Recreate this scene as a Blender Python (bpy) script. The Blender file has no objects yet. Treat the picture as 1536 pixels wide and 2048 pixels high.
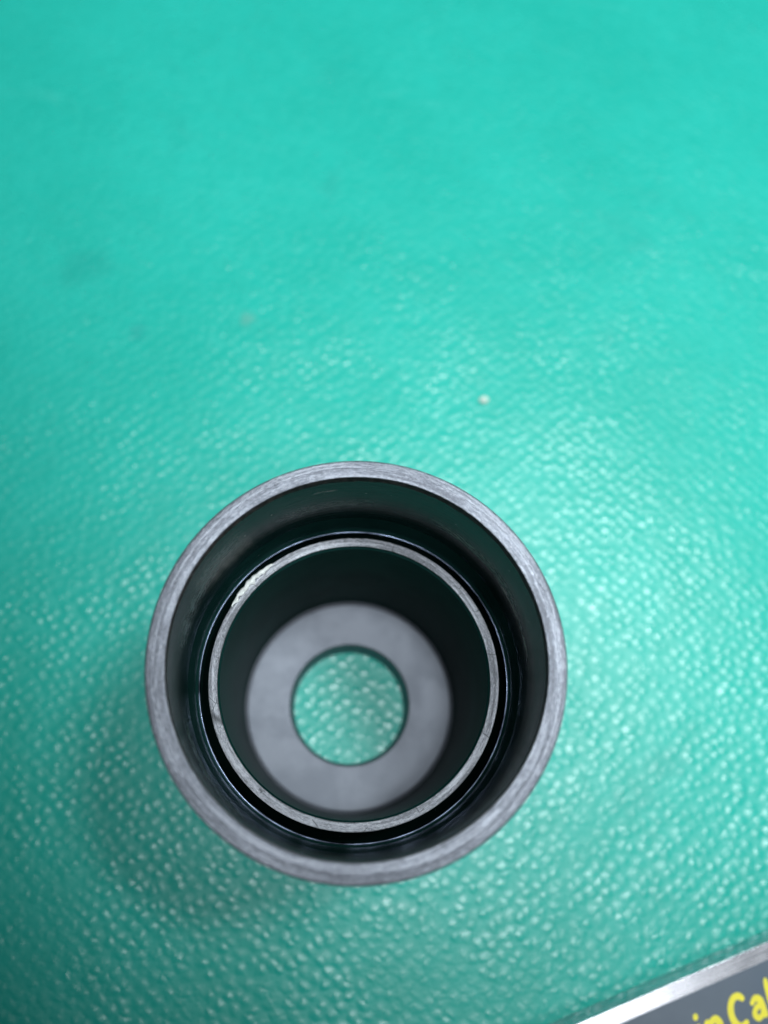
import bpy, math, random
from mathutils import Vector, Matrix, noise

S = bpy.context.scene
COL = S.collection
MM = 0.001
H0 = 62.3            # height of the housing in mm

# ------------------------------------------------------------------ camera
cam_d = bpy.data.cameras.new('camera')
cam = bpy.data.objects.new('camera', cam_d)
COL.objects.link(cam)
S.camera = cam
cam_d.sensor_fit = 'VERTICAL'
cam_d.sensor_height = 36.0
cam_d.lens = 29.0
cam_d.clip_start = 0.002
cam_d.clip_end = 50.0
t = 0.333
r = -0.183
fw = Vector((0, math.sin(t), -math.cos(t)))
up = Vector((0, math.cos(t), math.sin(t)))
rt = Vector((1, 0, 0))
cu = rt * -math.sin(r) + up * math.cos(r)
cr = rt * math.cos(r) + up * math.sin(r)
# image x = cos r * x - sin r * y ; image y = sin r * x + cos r * y
img_x = rt * math.cos(r) - up * math.sin(r)
img_y = rt * math.sin(r) + up * math.cos(r)
M = Matrix((img_x, img_y, -fw)).transposed().to_4x4()
M.translation = Vector((-0.232, -15.594, H0 + 97.93)) * MM
cam.matrix_world = M
cam_d.dof.use_dof = True
cam_d.dof.focus_distance = 0.113
cam_d.dof.aperture_fstop = 10.5

# ------------------------------------------------------------------ light
W = bpy.data.worlds.new("World")
S.world = W
W.use_nodes = True
wn = W.node_tree
bg = wn.nodes['Background']
tc = wn.nodes.new('ShaderNodeTexCoord')
sep = wn.nodes.new('ShaderNodeSeparateXYZ')
mr = wn.nodes.new('ShaderNodeMapRange')
mr.inputs['From Min'].default_value = -0.2
mr.inputs['From Max'].default_value = 1.0
cr_ = wn.nodes.new('ShaderNodeValToRGB')
cr_.color_ramp.elements[0].color = (0.10, 0.115, 0.13, 1)
cr_.color_ramp.elements[1].color = (0.30, 0.35, 0.41, 1)
wn.links.new(tc.outputs['Generated'], sep.inputs[0])
wn.links.new(sep.outputs['Z'], mr.inputs[0])
wn.links.new(mr.outputs[0], cr_.inputs[0])
wn.links.new(cr_.outputs[0], bg.inputs['Color'])
bg.inputs['Strength'].default_value = 0.20


def aim(o, loc, target):
    o.location = loc
    o.rotation_euler = (Vector(target) - Vector(loc)).to_track_quat('-Z', 'Y').to_euler()


# side lamp from the upper right: wide soft cone whose edge falls off at the lower left
def cone(name, energy, loc, target, size, full_pt, edge_pt, color):
    """spot lamp: full light as far as full_pt on the desk, none past edge_pt"""
    d = bpy.data.lights.new(name, 'SPOT')
    d.energy = energy
    d.color = color
    d.shadow_soft_size = size
    ax = (Vector(target) - Vector(loc)).normalized()
    cf = ax.dot((Vector(full_pt) - Vector(loc)).normalized())
    ce = ax.dot((Vector(edge_pt) - Vector(loc)).normalized())
    d.spot_size = 2 * math.acos(ce)
    d.spot_blend = max(0.02, min(1.0, (cf - ce) / (1 - ce)))
    o = bpy.data.objects.new(name, d)
    COL.objects.link(o)
    aim(o, loc, target)
    return o


AIM = (0.115, 0.285, 0.0)
FULL, EDGE = (0.003, 0.004, 0), (-0.026, -0.052, 0)  # cone edge stands in for the photographer's shadow at the lower left
cone('side_lamp', 8.6, (0.160, 0.130, 0.52), AIM, 0.058, FULL, EDGE, (0.90, 0.97, 1.0))
cone('ceiling_lamp', 19.0, (0.035, 0.020, 0.80), AIM, 0.085, FULL, EDGE, (0.90, 0.96, 1.0))
cone('added_right_lamp', 1.7, (0.200, -0.150, 0.54), (0.14, 0.10, 0.0), 0.055, (0.02, -0.035, 0), (-0.035, -0.058, 0), (0.92, 0.96, 1.0))  # extra lamp, added for the gleam on the caliper edge and nearby grain

S.view_settings.view_transform = 'Standard'
S.view_settings.look = 'None'
S.view_settings.exposure = 0
S.view_settings.gamma = 1


# ------------------------------------------------------------------ node helper
class NT:
    def __init__(self, name):
        self.m = bpy.data.materials.new(name)
        self.m.use_nodes = True
        self.t = self.m.node_tree
        self.b = self.t.nodes['Principled BSDF']

    def n(self, kind, **kw):
        nd = self.t.nodes.new('ShaderNode' + kind)
        for k, v in kw.items():
            setattr(nd, k, v)
        return nd

    def l(self, a, b):
        self.t.links.new(a, b)

    def put(self, sock, v):
        if hasattr(v, 'links') or isinstance(v, bpy.types.NodeSocket):
            self.l(v, sock)
        else:
            sock.default_value = v

    def math(self, op, a, b=0.0, c=0.0, clamp=False):
        nd = self.n('Math', operation=op)
        nd.use_clamp = clamp
        self.put(nd.inputs[0], a)
        self.put(nd.inputs[1], b)
        if op in ('MULTIPLY_ADD', 'SMOOTH_MIN', 'SMOOTH_MAX'):
            self.put(nd.inputs[2], c)
        return nd.outputs[0]

    def obj(self):
        if not hasattr(self, '_o'):
            self._o = self.n('TexCoord').outputs['Object']
        return self._o

    def xyz(self):
        if not hasattr(self, '_x'):
            s = self.n('SeparateXYZ')
            self.l(self.obj(), s.inputs[0])
            self._x = s.outputs
        return self._x

    def comb(self, x, y, z):
        c = self.n('CombineXYZ')
        for i, v in enumerate((x, y, z)):
            self.put(c.inputs[i], v)
        return c.outputs[0]

    def noise(self, vec, scale, detail=2.0, rough=0.5, dist=0.0):
        nd = self.n('TexNoise')
        self.put(nd.inputs['Vector'], vec)
        nd.inputs['Scale'].default_value = scale
        nd.inputs['Detail'].default_value = detail
        nd.inputs['Roughness'].default_value = rough
        nd.inputs['Distortion'].default_value = dist
        return nd.outputs['Fac']

    def vor(self, vec, scale, feature='F1', rnd=1.0, smooth=0.5, out='Distance', dim='3D'):
        nd = self.n('TexVoronoi', feature=feature)
        self.put(nd.inputs['Vector'], vec)
        nd.voronoi_dimensions = dim
        nd.inputs['Scale'].default_value = scale
        nd.inputs['Randomness'].default_value = rnd
        if feature == 'SMOOTH_F1':
            nd.inputs['Smoothness'].default_value = smooth
        return nd.outputs[out]

    def ramp(self, v, a, b, x=0.0, y=1.0, smooth=True):
        nd = self.n('MapRange')
        if smooth:
            nd.interpolation_type = 'SMOOTHSTEP'
        self.put(nd.inputs['Value'], v)
        nd.inputs['From Min'].default_value = a
        nd.inputs['From Max'].default_value = b
        nd.inputs['To Min'].default_value = x
        nd.inputs['To Max'].default_value = y
        return nd.outputs[0]

    def mix(self, f, a, b, blend='MIX'):
        nd = self.n('MixRGB', blend_type=blend)
        self.put(nd.inputs[0], f)
        self.put(nd.inputs[1], a if not isinstance(a, tuple) else (*a, 1)[:4])
        self.put(nd.inputs[2], b if not isinstance(b, tuple) else (*b, 1)[:4])
        return nd.outputs[0]

    def bump(self, h, dist, strength=1.0, normal=None):
        nd = self.n('Bump')
        nd.inputs['Strength'].default_value = strength
        nd.inputs['Distance'].default_value = dist
        self.l(h, nd.inputs['Height'])
        if normal is not None:
            self.l(normal, nd.inputs['Normal'])
        return nd.outputs[0]

    # cylindrical helpers (object origin on the axis)
    def rad(self):
        x, y, z = self.xyz()
        return self.math('SQRT', self.math('ADD', self.math('MULTIPLY', x, x), self.math('MULTIPLY', y, y)))

    def ang(self):
        x, y, z = self.xyz()
        return self.math('ARCTAN2', y, x)

    def unit(self):
        x, y, z = self.xyz()
        R = self.rad()
        return self.math('DIVIDE', x, R), self.math('DIVIDE', y, R)

    def set(self, **kw):
        for k, v in kw.items():
            k = {'color': 'Base Color', 'rough': 'Roughness', 'metal': 'Metallic', 'normal': 'Normal',
                 'spec': 'Specular IOR Level', 'coat': 'Coat Weight', 'coat_rough': 'Coat Roughness',
                 'trans': 'Transmission Weight', 'ior': 'IOR', 'tint': 'Specular Tint'}[k]
            s = self.b.inputs[k]
            if isinstance(v, tuple):
                v = (*v, 1)[:4]
            self.put(s, v)
        return self.m


# ------------------------------------------------------------------ materials
def mat_leather():
    a = NT('green_leather')
    o = a.obj()
    x, y, z = a.xyz()
    # bend the grid a little so that the rows of grain wander
    wn1 = a.n('TexNoise')
    a.l(o, wn1.inputs['Vector'])
    wn1.inputs['Scale'].default_value = 55
    wn1.inputs['Detail'].default_value = 2
    sub = a.n('VectorMath', operation='SUBTRACT')
    a.l(wn1.outputs['Color'], sub.inputs[0])
    sub.inputs[1].default_value = (0.5, 0.5, 0.5)
    scl = a.n('VectorMath', operation='SCALE')
    a.l(sub.outputs[0], scl.inputs[0])
    wn1.inputs['Roughness'].default_value = 0.5
    scl.inputs['Scale'].default_value = 0.0022
    add = a.n('VectorMath', operation='ADD')
    a.l(o, add.inputs[0])
    a.l(scl.outputs[0], add.inputs[1])
    mp = a.n('Mapping')
    wn2 = a.n('TexNoise')
    a.l(o, wn2.inputs['Vector'])
    wn2.inputs['Scale'].default_value = 420
    wn2.inputs['Detail'].default_value = 1
    sb2 = a.n('VectorMath', operation='SUBTRACT')
    a.l(wn2.outputs['Color'], sb2.inputs[0])
    sb2.inputs[1].default_value = (0.5, 0.5, 0.5)
    sc2 = a.n('VectorMath', operation='SCALE')
    a.l(sb2.outputs[0], sc2.inputs[0])
    sc2.inputs['Scale'].default_value = 0.0011
    ad2 = a.n('VectorMath', operation='ADD')
    a.l(add.outputs[0], ad2.inputs[0])
    a.l(sc2.outputs[0], ad2.inputs[1])
    mp.inputs['Rotation'].default_value = (0, 0, math.radians(38))
    mp.inputs['Scale'].default_value = (1.0, 1.18, 1.0)
    a.l(ad2.outputs[0], mp.inputs['Vector'])
    v = mp.outputs[0]
    def domes(scale, rnd, reach):
        nd = a.n('TexVoronoi', feature='F1')
        nd.voronoi_dimensions = '2D'
        a.l(v, nd.inputs['Vector'])
        nd.inputs['Scale'].default_value = scale
        nd.inputs['Randomness'].default_value = rnd
        sp = a.n('SeparateColor')
        a.l(nd.outputs['Color'], sp.inputs[0])
        size = a.ramp(sp.outputs[0], 0, 1, reach * 0.75, reach * 1.15, False)
        hgt = a.ramp(sp.outputs[1], 0, 1, 0.6, 1.1, False)
        q = a.math('DIVIDE', nd.outputs['Distance'], size)
        return a.math('MULTIPLY', a.ramp(q, 0.0, 1.0, 1.0, 0.0), hgt)
    big = domes(435, 0.58, 0.72)
    small = domes(900, 0.8, 0.60)
    patch = a.ramp(a.noise(o, 60, 2), 0.45, 0.62)
    grain = a.math('ADD', a.math('MULTIPLY', big, a.math('SUBTRACT', 1.0, a.math('MULTIPLY', patch, 0.35))),
                   a.math('MULTIPLY', small, a.math('MULTIPLY_ADD', patch, 0.12, 0.13)))
    amp = a.ramp(a.noise(o, 38, 3), 0.3, 0.7, 0.65, 1.1)
    grain = a.math('MULTIPLY', grain, amp)
    fine = a.noise(o, 2600, 3, 0.6)
    # long soft undulation of the mat
    und = a.noise(o, 16, 2)
    n0 = a.bump(und, 0.0035, 0.5)
    n1 = a.bump(grain, 0.00018, 1.0, n0)
    n2 = a.bump(fine, 0.00005, 0.6, n1)
    tone = a.noise(o, 22, 4, 0.6)
    col = a.mix(a.ramp(tone, 0.3, 0.7), (0.012, 0.405, 0.320), (0.017, 0.450, 0.362))
    fl = a.ramp(a.noise(o, 190, 3, 0.65), 0.35, 0.75)
    col = a.mix(a.math('MULTIPLY', fl, 0.22), col, (0.010, 0.36, 0.27))
    # pigment worn thin on some grain tops
    col = a.mix(a.math('MULTIPLY', a.ramp(grain, 0.55, 1.0), 0.20), col, (0.055, 0.58, 0.47))

    mps = a.n('Mapping')
    mps.inputs['Rotation'].default_value = (0, 0, math.radians(-24))
    mps.inputs['Scale'].default_value = (14, 120, 1)
    a.l(o, mps.inputs['Vector'])
    scuff = a.ramp(a.noise(mps.outputs[0], 1.0, 4, 0.7, 0.6), 0.60, 0.76)
    col = a.mix(a.math('MULTIPLY', scuff, 0.30), col, (0.07, 0.52, 0.44))
    grime = a.ramp(a.noise(o, 26, 5, 0.7, 0.8), 0.58, 0.74)
    col = a.mix(a.math('MULTIPLY', grime, 0.28), col, (0.016, 0.30, 0.25))

    def spot(col, px, py, rad, c, k, ns=300):
        dx = a.math('SUBTRACT', x, px * MM)
        dy = a.math('SUBTRACT', y, py * MM)
        d = a.math('SQRT', a.math('ADD', a.math('MULTIPLY', dx, dx), a.math('MULTIPLY', dy, dy)))
        d = a.math('ADD', d, a.math('MULTIPLY', a.math('SUBTRACT', a.noise(o, ns, 3), 0.5), rad * MM * 1.6))
        f = a.math('MULTIPLY', a.ramp(d, rad * MM, 0.0), k)
        return a.mix(f, col, c)
    col = spot(col, -37.6, 78.5, 2.6, (0.22, 0.33, 0.28), 0.35)     # pinkish smear
    col = spot(col, -76.4, 84.6, 9.0, (0.010, 0.24, 0.20), 0.30, 160)  # old dark stain
    col = spot(col, -60.0, 70.0, 3.0, (0.01, 0.20, 0.20), 0.28, 260)
    col = spot(col, 43.0, 90.0, 5.0, (0.02, 0.30, 0.25), 0.25, 120)
    # grain tops are rubbed smooth, the valleys between stay matt
    rough = a.math('ADD', a.ramp(grain, 0.05, 0.60, 0.43, 0.30), a.ramp(a.noise(o, 300, 3), 0.3, 0.7, -0.03, 0.04))
    return a.set(color=col, rough=rough, normal=n2, spec=a.ramp(grain, 0.1, 0.8, 0.45, 0.72))


def mat_turned(name, c1, c2, r0, r1, lines=1.0, dark_marks=0.0):
    """faced-off steel: concentric tool lines on a surface that lies across the axis"""
    a = NT(name)
    o = a.obj()
    x, y, z = a.xyz()
    ux, uy = a.unit()
    R = a.rad()
    v = a.comb(a.math('MULTIPLY', ux, 1.3), a.math('MULTIPLY', uy, 1.3), a.math('MULTIPLY', R, 2100))
    v2 = a.comb(a.math('MULTIPLY', ux, 9), a.math('MULTIPLY', uy, 9), a.math('MULTIPLY', R, 4200))
    v3 = a.comb(a.math('MULTIPLY', ux, 38), a.math('MULTIPLY', uy, 38), a.math('MULTIPLY', R, 9000))
    n1 = a.noise(v, 1.0, 2, 0.6)
    n2 = a.noise(v2, 1.0, 3, 0.65)
    n3 = a.noise(v3, 1.0, 2, 0.7)
    blot = a.noise(o, 260, 4, 0.62)
    blot2 = a.noise(o, 70, 3, 0.55)
    line = a.math('ADD', a.math('MULTIPLY', n1, 0.42), a.math('ADD', a.math('MULTIPLY', n2, 0.23), a.math('MULTIPLY', n3, 0.35)))
    f = a.math('ADD', a.math('MULTIPLY', line, 0.85), a.math('ADD', a.math('MULTIPLY', blot, 0.08), a.math('MULTIPLY', blot2, 0.07)))
    f = a.ramp(f, 0.42, 0.58)
    col = a.mix(f, c1, c2)
    v4 = a.comb(a.math('MULTIPLY', ux, 75), a.math('MULTIPLY', uy, 75), a.math('MULTIPLY', R, 9500))
    fleck = a.ramp(a.noise(v4, 1.0, 2, 0.7), 0.58, 0.68)
    col = a.mix(a.math('MULTIPLY', fleck, 0.55), col, (0.09, 0.09, 0.10))
    v5 = a.comb(a.math('MULTIPLY', ux, 60), a.math('MULTIPLY', uy, 60), a.math('MULTIPLY', R, 8000))
    shine = a.ramp(a.noise(v5, 1.0, 2, 0.7), 0.60, 0.70)
    col = a.mix(a.math('MULTIPLY', shine, 0.5), col, (0.72, 0.74, 0.78))  # sparkle of the steel put into the base colour
    if dark_marks > 0:
        # hairline nicks: only the thin borders of stretched cells, here and there
        e = a.vor(o, 420, 'DISTANCE_TO_EDGE')
        e2 = a.ramp(e, 0.035, 0.0)
        gate = a.ramp(a.noise(o, 520, 1), 0.54, 0.60)
        col = a.mix(a.math('MULTIPLY', a.math('MULTIPLY', e2, gate), dark_marks), col, (0.05, 0.055, 0.06))
        sp = a.ramp(a.noise(o, 4200, 2, 0.6), 0.62, 0.72)
        col = a.mix(a.math('MULTIPLY', sp, dark_marks * 0.8), col, (0.06, 0.065, 0.07))
    h = a.math('ADD', a.math('MULTIPLY', line, 0.8), a.math('MULTIPLY', n3, 0.35))
    nb = a.bump(h, 0.00014 * lines, 1.0)
    nb = a.bump(a.noise(o, 1500, 3), 0.00003, 0.5, nb)
    rough = a.ramp(f, 0.0, 1.0, r1, r0)
    return a.set(color=col, rough=rough, normal=nb, metal=0.60)


def mat_bore(name, zt, brown=True, ior=1.20):
    """dark, oiled bore of the housing; object origin at its base"""
    a = NT(name)
    o = a.obj()
    x, y, z = a.xyz()
    ux, uy = a.unit()
    ang = a.ang()
    v = a.comb(a.math('MULTIPLY', ux, 1.6), a.math('MULTIPLY', uy, 1.6), a.math('MULTIPLY', z, 2600))
    n1 = a.noise(v, 1.0, 3, 0.6)
    v2 = a.comb(a.math('MULTIPLY', ux, 5), a.math('MULTIPLY', uy, 5), a.math('MULTIPLY', z, 1500))
    n2 = a.noise(v2, 1.0, 3, 0.7)
    big = a.noise(o, 85, 3)
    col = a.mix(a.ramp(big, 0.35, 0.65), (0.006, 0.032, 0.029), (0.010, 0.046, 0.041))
    rough = a.ramp(n1, 0.35, 0.65, 0.16, 0.22) if brown else 0.34
    if brown:
        # brown oxide band below the mouth, ragged lower border
        edge = a.math('ADD', z, a.math('MULTIPLY', a.math('SUBTRACT', a.noise(o, 600, 4, 0.7), 0.5), 0.0011))
        fb = a.ramp(edge, (zt - 1.75) * MM, (zt - 1.45) * MM)
        bc = a.mix(a.ramp(a.noise(o, 900, 3), 0.4, 0.65), (0.045, 0.034, 0.030), (0.11, 0.085, 0.075))
        col = a.mix(a.math('MULTIPLY', fb, 0.9), col, bc)
        rough = a.math('MAXIMUM', rough, a.math('MULTIPLY', fb, 0.5))

        def streak(col, rough, a0, a1, z0, dz, c, k, sc):
            ac, aw = math.radians((a0 + a1) / 2), math.radians(abs(a1 - a0) / 2)
            # angle distance without wrap trouble
            dx = a.math('SUBTRACT', ux, math.cos(ac))
            dy = a.math('SUBTRACT', uy, math.sin(ac))
            ch = a.math('SQRT', a.math('ADD', a.math('MULTIPLY', dx, dx), a.math('MULTIPLY', dy, dy)))
            lim = 2 * math.sin(aw / 2)
            fa = a.ramp(ch, lim, lim * 0.45)
            wob = a.math('MULTIPLY', a.math('SUBTRACT', a.noise(o, 75, 2), 0.5), dz * 1.6 * MM)
            dd = a.math('ABSOLUTE', a.math('ADD', a.math('SUBTRACT', z, z0 * MM), wob))
            fz = a.ramp(dd, dz * MM, dz * 0.25 * MM)
            vv = a.comb(a.math('MULTIPLY', ux, 14), a.math('MULTIPLY', uy, 14), a.math('MULTIPLY', z, sc))
            ns = a.ramp(a.noise(vv, 1.0, 3, 0.65), 0.42, 0.58)
            ff = a.math('MULTIPLY', a.math('MULTIPLY', fa, fz), a.math('MULTIPLY', ns, k))
            return a.mix(ff, col, c), a.math('ADD', rough, a.math('MULTIPLY', ff, 0.25))
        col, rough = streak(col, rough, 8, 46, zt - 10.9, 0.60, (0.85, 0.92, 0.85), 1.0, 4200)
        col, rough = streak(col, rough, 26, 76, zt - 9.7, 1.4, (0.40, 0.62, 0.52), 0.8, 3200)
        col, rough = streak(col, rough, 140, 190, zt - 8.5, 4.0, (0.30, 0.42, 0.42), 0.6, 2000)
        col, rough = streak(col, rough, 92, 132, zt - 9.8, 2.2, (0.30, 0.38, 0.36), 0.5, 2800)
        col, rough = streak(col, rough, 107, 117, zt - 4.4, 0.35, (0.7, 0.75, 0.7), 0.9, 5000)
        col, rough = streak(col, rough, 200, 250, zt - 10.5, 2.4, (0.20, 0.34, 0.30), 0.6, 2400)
        sp = a.ramp(a.noise(o, 2300, 1), 0.80, 0.83)
        col = a.mix(a.math('MULTIPLY', sp, 0.8), col, (0.6, 0.62, 0.6))
    nb = a.bump(n1, 0.00003, 0.6)
    nb = a.bump(n2, 0.00002, 0.5, nb)
    return a.set(color=col, rough=rough, normal=nb, metal=0.0, ior=ior)


def mat_floor():
    a = NT('floor_steel')
    o = a.obj()
    big = a.noise(o, 120, 4, 0.55, 0.4)
    mid = a.noise(o, 420, 4, 0.6)
    f = a.ramp(a.math('ADD', a.math('MULTIPLY', big, 0.65), a.math('MULTIPLY', mid, 0.35)), 0.36, 0.64)
    col = a.mix(f, (0.152, 0.170, 0.202), (0.172, 0.190, 0.222))
    ux, uy = a.unit()
    v = a.comb(a.math('MULTIPLY', ux, 2), a.math('MULTIPLY', uy, 2), a.math('MULTIPLY', a.rad(), 2600))
    nb = a.bump(a.noise(v, 1.0, 3), 0.00005, 0.5)
    nb = a.bump(mid, 0.00008, 0.4, nb)
    return a.set(color=col, rough=a.ramp(f, 0, 1, 0.56, 0.53), normal=nb, metal=0.5)


def mat_simple(name, color, rough, metal=0.0, ns=300, var=0.15, bump=0.00003, **kw):
    a = NT(name)
    o = a.obj()
    f = a.ramp(a.noise(o, ns, 4, 0.6), 0.3, 0.7)
    dark = tuple(c * (1 - var) for c in color)
    lite = tuple(min(1, c * (1 + var)) for c in color)
    col = a.mix(f, dark, lite)
    nb = a.bump(a.noise(o, ns * 5, 3), bump, 0.6)
    return a.set(color=col, rough=a.ramp(f, 0, 1, rough * 1.25, rough * 0.8), metal=metal, normal=nb, **kw)


def mat_groundsteel():
    """long-ground steel of the caliper beam: fine lines along its length (local x)"""
    a = NT('ground_steel')
    o = a.obj()
    mp = a.n('Mapping')
    mp.inputs['Scale'].default_value = (60, 3200, 900)
    a.l(o, mp.inputs['Vector'])
    n1 = a.noise(mp.outputs[0], 1.0, 3, 0.6)
    mp2 = a.n('Mapping')
    mp2.inputs['Scale'].default_value = (160, 420, 400)
    a.l(o, mp2.inputs['Vector'])
    n2 = a.noise(mp2.outputs[0], 1.0, 4, 0.6)
    f = a.ramp(a.math('ADD', a.math('MULTIPLY', n1, 0.45), a.math('MULTIPLY', n2, 0.55)), 0.38, 0.62)
    col = a.mix(f, (0.50, 0.50, 0.53), (0.66, 0.67, 0.71))
    nb = a.bump(n1, 0.00003, 0.7)
    nb = a.bump(n2, 0.00005, 0.4, nb)
    return a.set(color=col, rough=a.ramp(f, 0, 1, 0.30, 0.22), metal=0.95, normal=nb)


M_leather = mat_leather()
M_rim = mat_turned('turned_rim_steel', (0.18, 0.195, 0.23), (0.385, 0.415, 0.475), 0.42, 0.55, 1.0)
M_ring = mat_turned('turned_ring_steel', (0.17, 0.18, 0.20), (0.39, 0.41, 0.45), 0.42, 0.55, 1.0, 0.85)
M_outer = mat_simple('outer_wall_steel', (0.20, 0.18, 0.18), 0.42, 0.8, 200, 0.25)
M_bore = mat_bore('oiled_bore', H0)
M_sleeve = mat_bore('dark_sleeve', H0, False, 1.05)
M_floor = mat_floor()
M_glue = mat_simple('dried_glue', (0.78, 0.82, 0.80), 0.12, 0.0, 900, 0.15, 0.0003)
M_lip = mat_simple('lip_steel', (0.16, 0.20, 0.28), 0.32, 1.0, 130, 0.92, 0.00003)  # bluish, patchy colour imitates broken glints along the lip
M_gs = mat_groundsteel()
M_label = mat_simple('slate_print', (0.105, 0.140, 0.180), 0.36, 0.0, 60, 0.08, 0.00001)
M_yellow = mat_simple('yellow_print', (0.95, 0.84, 0.05), 0.45, 0.0, 200, 0.04, 0.00001)
M_crumb = mat_simple('pale_crumb', (0.60, 0.74, 0.64), 0.6, 0.0, 900, 0.15, 0.0002)
M_lint = mat_simple('pale_lint', (0.6, 0.65, 0.65), 0.6, 0.0, 900, 0.15, 0.0)


# ------------------------------------------------------------------ mesh helpers
def link(name, me, mat, parent=None):
    o = bpy.data.objects.new(name, me)
    COL.objects.link(o)
    if mat:
        me.materials.append(mat)
    if parent:
        o.parent = parent
    return o


def fillet(pts, n=4):
    """closed profile of (r, z, fillet radius) -> dense (r, z)"""
    out = []
    N = len(pts)
    for i in range(N):
        p = Vector(pts[i][:2])
        f = pts[i][2]
        if f <= 0:
            out.append(tuple(p))
            continue
        a = Vector(pts[i - 1][:2])
        b = Vector(pts[(i + 1) % N][:2])
        d1 = (a - p).normalized()
        d2 = (b - p).normalized()
        half = math.acos(max(-1, min(1, d1.dot(d2)))) / 2
        cut = min(f / math.tan(half), (a - p).length * .48, (b - p).length * .48)
        p1 = p + d1 * cut
        p2 = p + d2 * cut
        for k in range(n + 1):
            u = k / n
            q = p1 * (1 - u) ** 2 + p * 2 * u * (1 - u) + p2 * u * u
            out.append(tuple(q))
    return out


def lathe(name, prof, mat, parent, seg=320, nf=4):
    pts = fillet(prof, nf)
    n = len(pts)
    vs = []
    for s in range(seg):
        th = 2 * math.pi * s / seg
        c, si = math.cos(th), math.sin(th)
        for (rr, z) in pts:
            vs.append((rr * c * MM, rr * si * MM, z * MM))
    fs = []
    for s in range(seg):
        s2 = (s + 1) % seg
        for i in range(n):
            j = (i + 1) % n
            fs.append((s * n + i, s2 * n + i, s2 * n + j, s * n + j))
    me = bpy.data.meshes.new(name)
    me.from_pydata(vs, [], fs)
    area = sum(pts[i][0] * pts[(i + 1) % n][1] - pts[(i + 1) % n][0] * pts[i][1] for i in range(n))
    if area < 0:
        me.flip_normals()
    me.polygons.foreach_set('use_smooth', [True] * len(me.polygons))
    me.set_sharp_from_angle(angle=math.radians(38))
    me.update()
    o = link(name, me, mat, parent)
    return o


def tag(o, label, cat, group=None, kind=None):
    if label:
        o['label'] = label
    if cat:
        o['category'] = cat
    if group:
        o['group'] = group
    if kind:
        o['kind'] = kind
    return o


def empty(name, loc, rz=0.0):
    o = bpy.data.objects.new(name, None)
    COL.objects.link(o)
    o.empty_display_size = 0.01
    o.location = loc
    o.rotation_euler = (0, 0, rz)
    return o


# ------------------------------------------------------------------ the surface
me = bpy.data.meshes.new('desk_surface')
nx, ny = 60, 60
vs, fs = [], []
for j in range(ny + 1):
    for i in range(nx + 1):
        x = -1.0 + 2.0 * i / nx
        y = -0.8 + 2.2 * j / ny
        vs.append((x, y, 0))
for j in range(ny):
    for i in range(nx):
        q = j * (nx + 1) + i
        fs.append((q, q + 1, q + nx + 2, q + nx + 1))
me.from_pydata(vs, [], fs)
me.polygons.foreach_set('use_smooth', [True] * len(me.polygons))
desk = link('desk_surface', me, M_leather)
tag(desk, None, None, kind='structure')

# ------------------------------------------------------------------ the housing
HS = empty('steel_housing', (0, 0, 0))
tag(HS, 'round hollow steel cup with nested rings and a hole through its floor, on green leather', 'metal part')

RO, RI = 25.05, 22.7
# rim: flat land inside, slight bevel outside
lathe('rim', [(RI, H0, 0.07), (23.90, H0, 0.03), (24.0, H0 - 0.07, 0.03), (24.10, H0 - 0.03, 0.03), (24.80, H0 - 0.12, 0.2), (RO, H0 - 0.36, 0.12), (RO, H0 - 1.3, 0), (RI + 0.36, H0 - 1.3, 0), (RI + 0.36, H0 - 0.16, 0), (RI, H0 - 0.16, 0)],
      M_rim, HS, nf=5)
# outer shell with the bore, fillet and the ledge of the groove
ZL = H0 - 34
lathe('outer_shell', [(RI + 0.004, H0 - 0.165, 0), (RI + 0.34, H0 - 0.165, 0), (RI + 0.34, H0 - 1.32, 0), (RO - 0.03, H0 - 1.32, 0), (RO - 0.03, 1.0, 0), (RO - 0.8, 0.0, 0.2),
                      (20.36, 0.0, 0), (20.36, ZL, 0), (21.78, ZL + 8, 0), (21.80, H0 - 21.3, 0.1), (22.25, H0 - 20.2, 0.5), (RI, H0 - 16.5, 1.5), (RI + 0.004, H0 - 3.0, 0)],
      M_bore, HS, nf=5)
lathe('groove_lip', [(21.70, H0 - 21.35, 0.05), (22.05, H0 - 21.3, 0), (22.05, H0 - 20.98, 0.1), (21.84, H0 - 20.86, 0.1), (21.70, H0 - 21.02, 0.1)], M_lip, HS)
# inner sleeve
ZR = H0 - 18.94
lathe('inner_sleeve', [(19.3, ZR - 0.28, 0.1), (20.33, ZR - 0.32, 0), (20.33, 0.3, 0), (18.88, 0.3, 0), (18.88, ZR - 0.9, 0.3)], M_sleeve, HS)
lathe('ring_face', [(19.10, ZR, 0.08), (20.34, ZR, 0.12), (20.34, ZR - 0.3, 0), (19.10, ZR - 0.3, 0)], M_ring, HS)
# floor plate with its hole; thin raised lip where it meets the sleeve
ZF = H0 - 56.33
lathe('floor_plate', [(10.79, ZF, 0.35), (18.35, ZF, 0.15), (18.5, ZF + 0.25, 0.12), (18.86, ZF + 0.6, 0.1), (18.86, 0.35, 0),
                      (10.3, 0.35, 0.2), (10.3, 1.2, 0.2), (10.79, ZF - 1.0, 0.3)], M_floor, HS)

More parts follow.
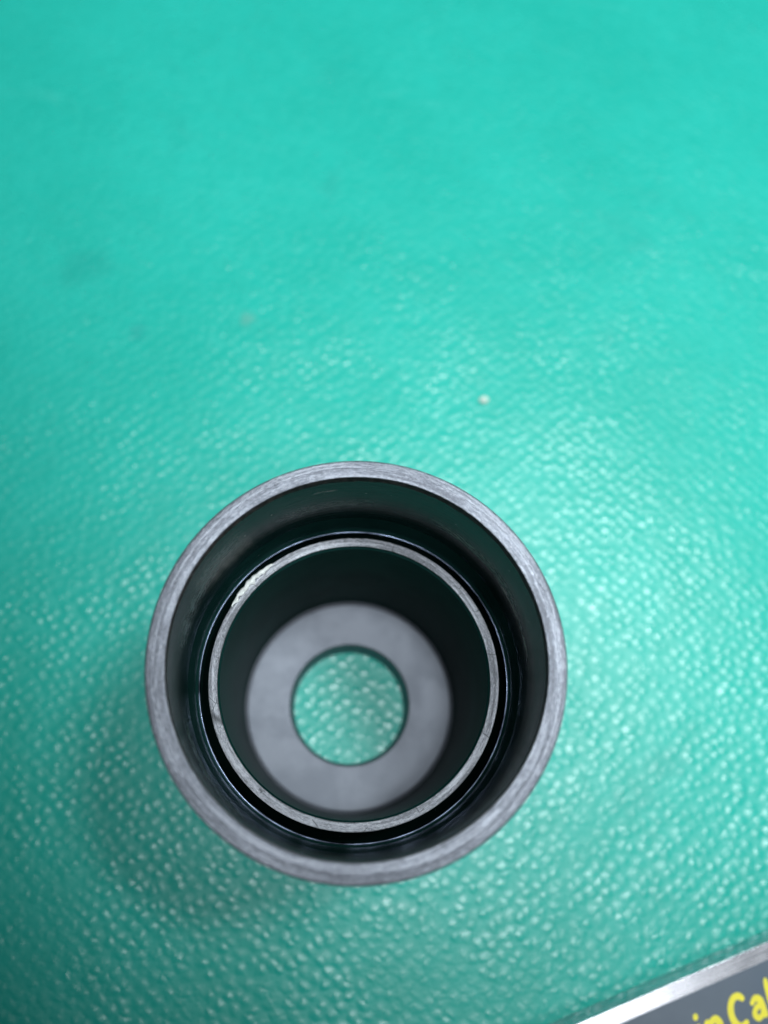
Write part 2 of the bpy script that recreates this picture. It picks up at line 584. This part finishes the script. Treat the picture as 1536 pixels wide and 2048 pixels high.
# dried glue on the ring, upper left
random.seed(4)
vs, fs = [], []
A0, A1, NA, NR = math.radians(137), math.radians(161), 90, 9
for i in range(NA + 1):
    u = i / NA
    th = A0 + (A1 - A0) * u
    env = math.sin(math.pi * u) ** 0.55
    w = env * (0.75 + 0.55 * noise.noise(Vector((u * 9, 3.1, 0))))
    rin = 20.15 - 0.55 * env * (0.5 + noise.noise(Vector((u * 12, 9, 0))))
    rout = 20.30 + 0.62 * max(0.02, w) * (1 if u < 0.8 else 0.7)
    for k in range(NR + 1):
        q = k / NR
        rr = rin + (rout - rin) * q
        lump = noise.noise(Vector((rr * 3.5, u * 40, 2))) * 0.14 + noise.noise(Vector((rr * 8, u * 90, 5))) * 0.05
        z = ZR + 0.015 + (0.22 + lump) * math.sin(math.pi * q) ** 0.6 * env - max(0, rr - 20.4) * 0.35
        vs.append((rr * math.cos(th) * MM, rr * math.sin(th) * MM, z * MM))
for i in range(NA):
    for k in range(NR):
        q = i * (NR + 1) + k
        fs.append((q, q + NR + 1, q + NR + 2, q + 1))
me = bpy.data.meshes.new('glue_residue')
me.from_pydata(vs, [], fs)
me.flip_normals()
me.polygons.foreach_set('use_smooth', [True] * len(me.polygons))
g = link('glue_residue', me, M_glue, HS)
md = g.modifiers.new('thick', 'SOLIDIFY')
md.thickness = 0.00018
md.offset = -1


# tiny hairs of lint caught in the groove
def strand(name, pts, w, mat, parent=None):
    cu = bpy.data.curves.new(name, 'CURVE')
    cu.dimensions = '3D'
    cu.bevel_depth = w * MM
    cu.bevel_resolution = 2
    sp = cu.splines.new('NURBS')
    sp.points.add(len(pts) - 1)
    for p, q in zip(sp.points, pts):
        p.co = (q[0] * MM, q[1] * MM, q[2] * MM, 1)
    sp.order_u = 3
    sp.use_endpoint_u = True
    o = bpy.data.objects.new('tmp', cu)
    COL.objects.link(o)
    dg = bpy.context.evaluated_depsgraph_get()
    dg.update()
    m = bpy.data.meshes.new_from_object(o.evaluated_get(dg))
    bpy.data.objects.remove(o)
    m.polygons.foreach_set('use_smooth', [True] * len(m.polygons))
    m.materials.clear()
    return link(name, m, mat, parent)


def pol(R, deg, z):
    return (R * math.cos(math.radians(deg)), R * math.sin(math.radians(deg)), z)


ls = strand('lint_fibre', [pol(21.7, 233.5, ZL + 1.6), pol(21.3, 234.6, ZL + 2.3), pol(20.9, 235.6, ZL + 2.0), pol(20.7, 237.6, ZL + 1.2)], 0.028, M_lint)
tag(ls, 'tiny pale fibre of lint caught in the lower left of the groove', 'lint')

# ------------------------------------------------------------------ crumb on the mat
import bmesh
bm = bmesh.new()
bmesh.ops.create_icosphere(bm, subdivisions=3, radius=0.00075)
for v in bm.verts:
    k = 1 + 0.35 * noise.noise(v.co * 2500)
    v.co *= k
    v.co.z *= 0.6
    v.co.x *= 1.35
    v.co.z += 0.00045
me = bpy.data.meshes.new('crumb')
bm.to_mesh(me)
bm.free()
me.polygons.foreach_set('use_smooth', [True] * len(me.polygons))
c = link('crumb', me, M_crumb)
c.location = (16.67 * MM, 69.16 * MM, 0)
tag(c, 'small pale crumb lying on the green leather above the steel cup', 'crumb')

# ------------------------------------------------------------------ caliper at the lower right
dirv = Vector((0.8740, 0.4860))
ANG = math.atan2(dirv.y, dirv.x)
nrm = Vector((-dirv.y, dirv.x))
CAL = empty('caliper', ((dirv.x * 45 - nrm.x * 61.4) * MM, (dirv.y * 45 - nrm.y * 61.4) * MM, 0), ANG)
tag(CAL, 'steel measuring caliper with slate grey label and yellow lettering, cut off at the lower right', 'caliper')
# local frame: x along the edge (0 = s 45), y = 0 at the upper edge, z up


def slab(name, x0, x1, y0, y1, z0, z1, mat, parent, bev=0.25, seg=3):
    bm = bmesh.new()
    bmesh.ops.create_cube(bm, size=1.0)
    for v in bm.verts:
        v.co = Vector(((x0 + x1) / 2 + v.co.x * (x1 - x0), (y0 + y1) / 2 + v.co.y * (y1 - y0), (z0 + z1) / 2 + v.co.z * (z1 - z0))) * MM
    if bev:
        bmesh.ops.bevel(bm, geom=list(bm.edges), offset=bev * MM, segments=seg, profile=0.5, affect='EDGES')
    me = bpy.data.meshes.new(name)
    bm.to_mesh(me)
    bm.free()
    o = link(name, me, mat, parent)
    me.polygons.foreach_set('use_smooth', [True] * len(me.polygons))
    wm = o.modifiers.new('wn', 'WEIGHTED_NORMAL')
    wm.keep_sharp = True
    return o


ZC = 5.5
slab('body', -40, 75, -34, 0, 0.05, ZC, M_gs, CAL, 0.12)
slab('label_plate', -32, 70, -31.5, -2.45, ZC - 0.5, ZC + 0.12, M_label, CAL, 0.06)


def letter(name, strokes, x0, parent):
    """brush strokes: each a list of (x, y, half width) in mm -> one flat-topped raised mesh"""
    bm = bmesh.new()
    sh = math.tan(math.radians(9))
    BY = -9.95
    for li, st in enumerate(strokes):
        zt = ZC + 0.135 + 0.004 * li
        # subdivide with catmull-rom
        P = []
        m = len(st)
        if m == 1:
            x, y, w = st[0]
            ring = [(x + w * math.cos(q / 20 * 2 * math.pi), y + w * 1.05 * math.sin(q / 20 * 2 * math.pi)) for q in range(20)]
            vsb = [bm.verts.new(((x0 + a + b * sh) * MM, (BY + b) * MM, zt * MM)) for a, b in ring]
            bm.faces.new(vsb)
            continue
        for i in range(m - 1):
            p0 = Vector(st[max(0, i - 1)])
            p1 = Vector(st[i])
            p2 = Vector(st[i + 1])
            p3 = Vector(st[min(m - 1, i + 2)])
            for k in range(8):
                u = k / 8
                P.append(0.5 * ((2 * p1) + (p2 - p0) * u + (2 * p0 - 5 * p1 + 4 * p2 - p3) * u * u + (3 * p1 - p0 - 3 * p2 + p3) * u ** 3))
        P.append(Vector(st[-1]))
        L, Rr = [], []
        for i, p in enumerate(P):
            d = (P[min(i + 1, len(P) - 1)] - P[max(0, i - 1)]).xy.normalized()
            n = Vector((-d.y, d.x)) * p.z
            L.append(p.xy + n)
            Rr.append(p.xy - n)
        # round ends
        def cap(p, d, w):
            n = Vector((-d.y, d.x))
            return [p.xy + (n * math.cos(q) + d * math.sin(q) * 0.8) * w for q in [math.pi * k / 8 for k in range(1, 8)]]
        d1 = (P[-1] - P[-2]).xy.normalized()
        d0 = (P[0] - P[1]).xy.normalized()
        outline_end = cap(P[-1], d1, P[-1].z)
        outline_start = cap(P[0], d0, P[0].z)

        def V(p):
            return bm.verts.new(((x0 + p.x + p.y * sh) * MM, (BY + p.y) * MM, zt * MM))
        Lv = [V(p) for p in L]
        Rv = [V(p) for p in Rr]
        for i in range(len(P) - 1):
            bm.faces.new((Lv[i], Rv[i], Rv[i + 1], Lv[i + 1]))
        ev = [V(p) for p in outline_end]
        bm.faces.new([Lv[-1]] + ev + [Rv[-1]])
        sv = [V(p) for p in outline_start]
        bm.faces.new([Rv[0]] + sv + [Lv[0]])
    bmesh.ops.recalc_face_normals(bm, faces=list(bm.faces))
    for f in bm.faces:
        if f.normal.z < 0:
            f.normal_flip()
    # give the print a film thickness
    ex = bmesh.ops.extrude_face_region(bm, geom=list(bm.faces))
    for v in [e for e in ex['geom'] if isinstance(e, bmesh.types.BMVert)]:
        v.co.z -= 0.03 * MM
    me = bpy.data.meshes.new(name)
    bm.to_mesh(me)
    bm.free()
    return link(name, me, M_yellow, parent)


W1 = 0.56
letter('letter_i', [[(0, 0.0, W1), (0.02, 1.2, W1), (0.0, 2.5, W1)], [(-0.05, 4.05, 0.48)]], -7.0, CAL)
letter('letter_n', [[(0, 0.0, W1), (0, 1.4, W1), (-0.1, 2.6, W1)],
                    [(0.1, 1.6, 0.42), (0.7, 2.45, 0.5), (1.5, 2.6, W1), (2.0, 1.9, W1), (2.05, 0.9, W1), (2.15, 0.0, W1)]], -5.2, CAL)
letter('letter_c', [[(2.75, 3.75, 0.42), (2.1, 4.35, 0.52), (1.1, 4.3, 0.52), (0.35, 3.4, W1), (0.1, 2.2, W1), (0.4, 0.9, W1), (1.3, 0.1, 0.52), (2.4, 0.35, 0.45)]], -0.9, CAL)
letter('letter_a', [[(0.25, 2.55, 0.38), (1.0, 3.05, 0.48), (1.75, 2.6, W1), (1.95, 1.5, W1), (2.1, 0.2, 0.45)],
                    [(1.8, 1.75, 0.42), (0.9, 1.75, 0.46), (0.25, 1.0, 0.46), (0.65, 0.25, 0.46), (1.4, 0.35, 0.42), (1.9, 1.0, 0.40)]], 3.0, CAL)
letter('letter_l', [[(0.1, 5.0, 0.30), (0.05, 4.2, 0.46), (0.05, 2.6, W1), (0.1, 1.0, W1), (0.5, 0.1, 0.45)]], 6.6, CAL)
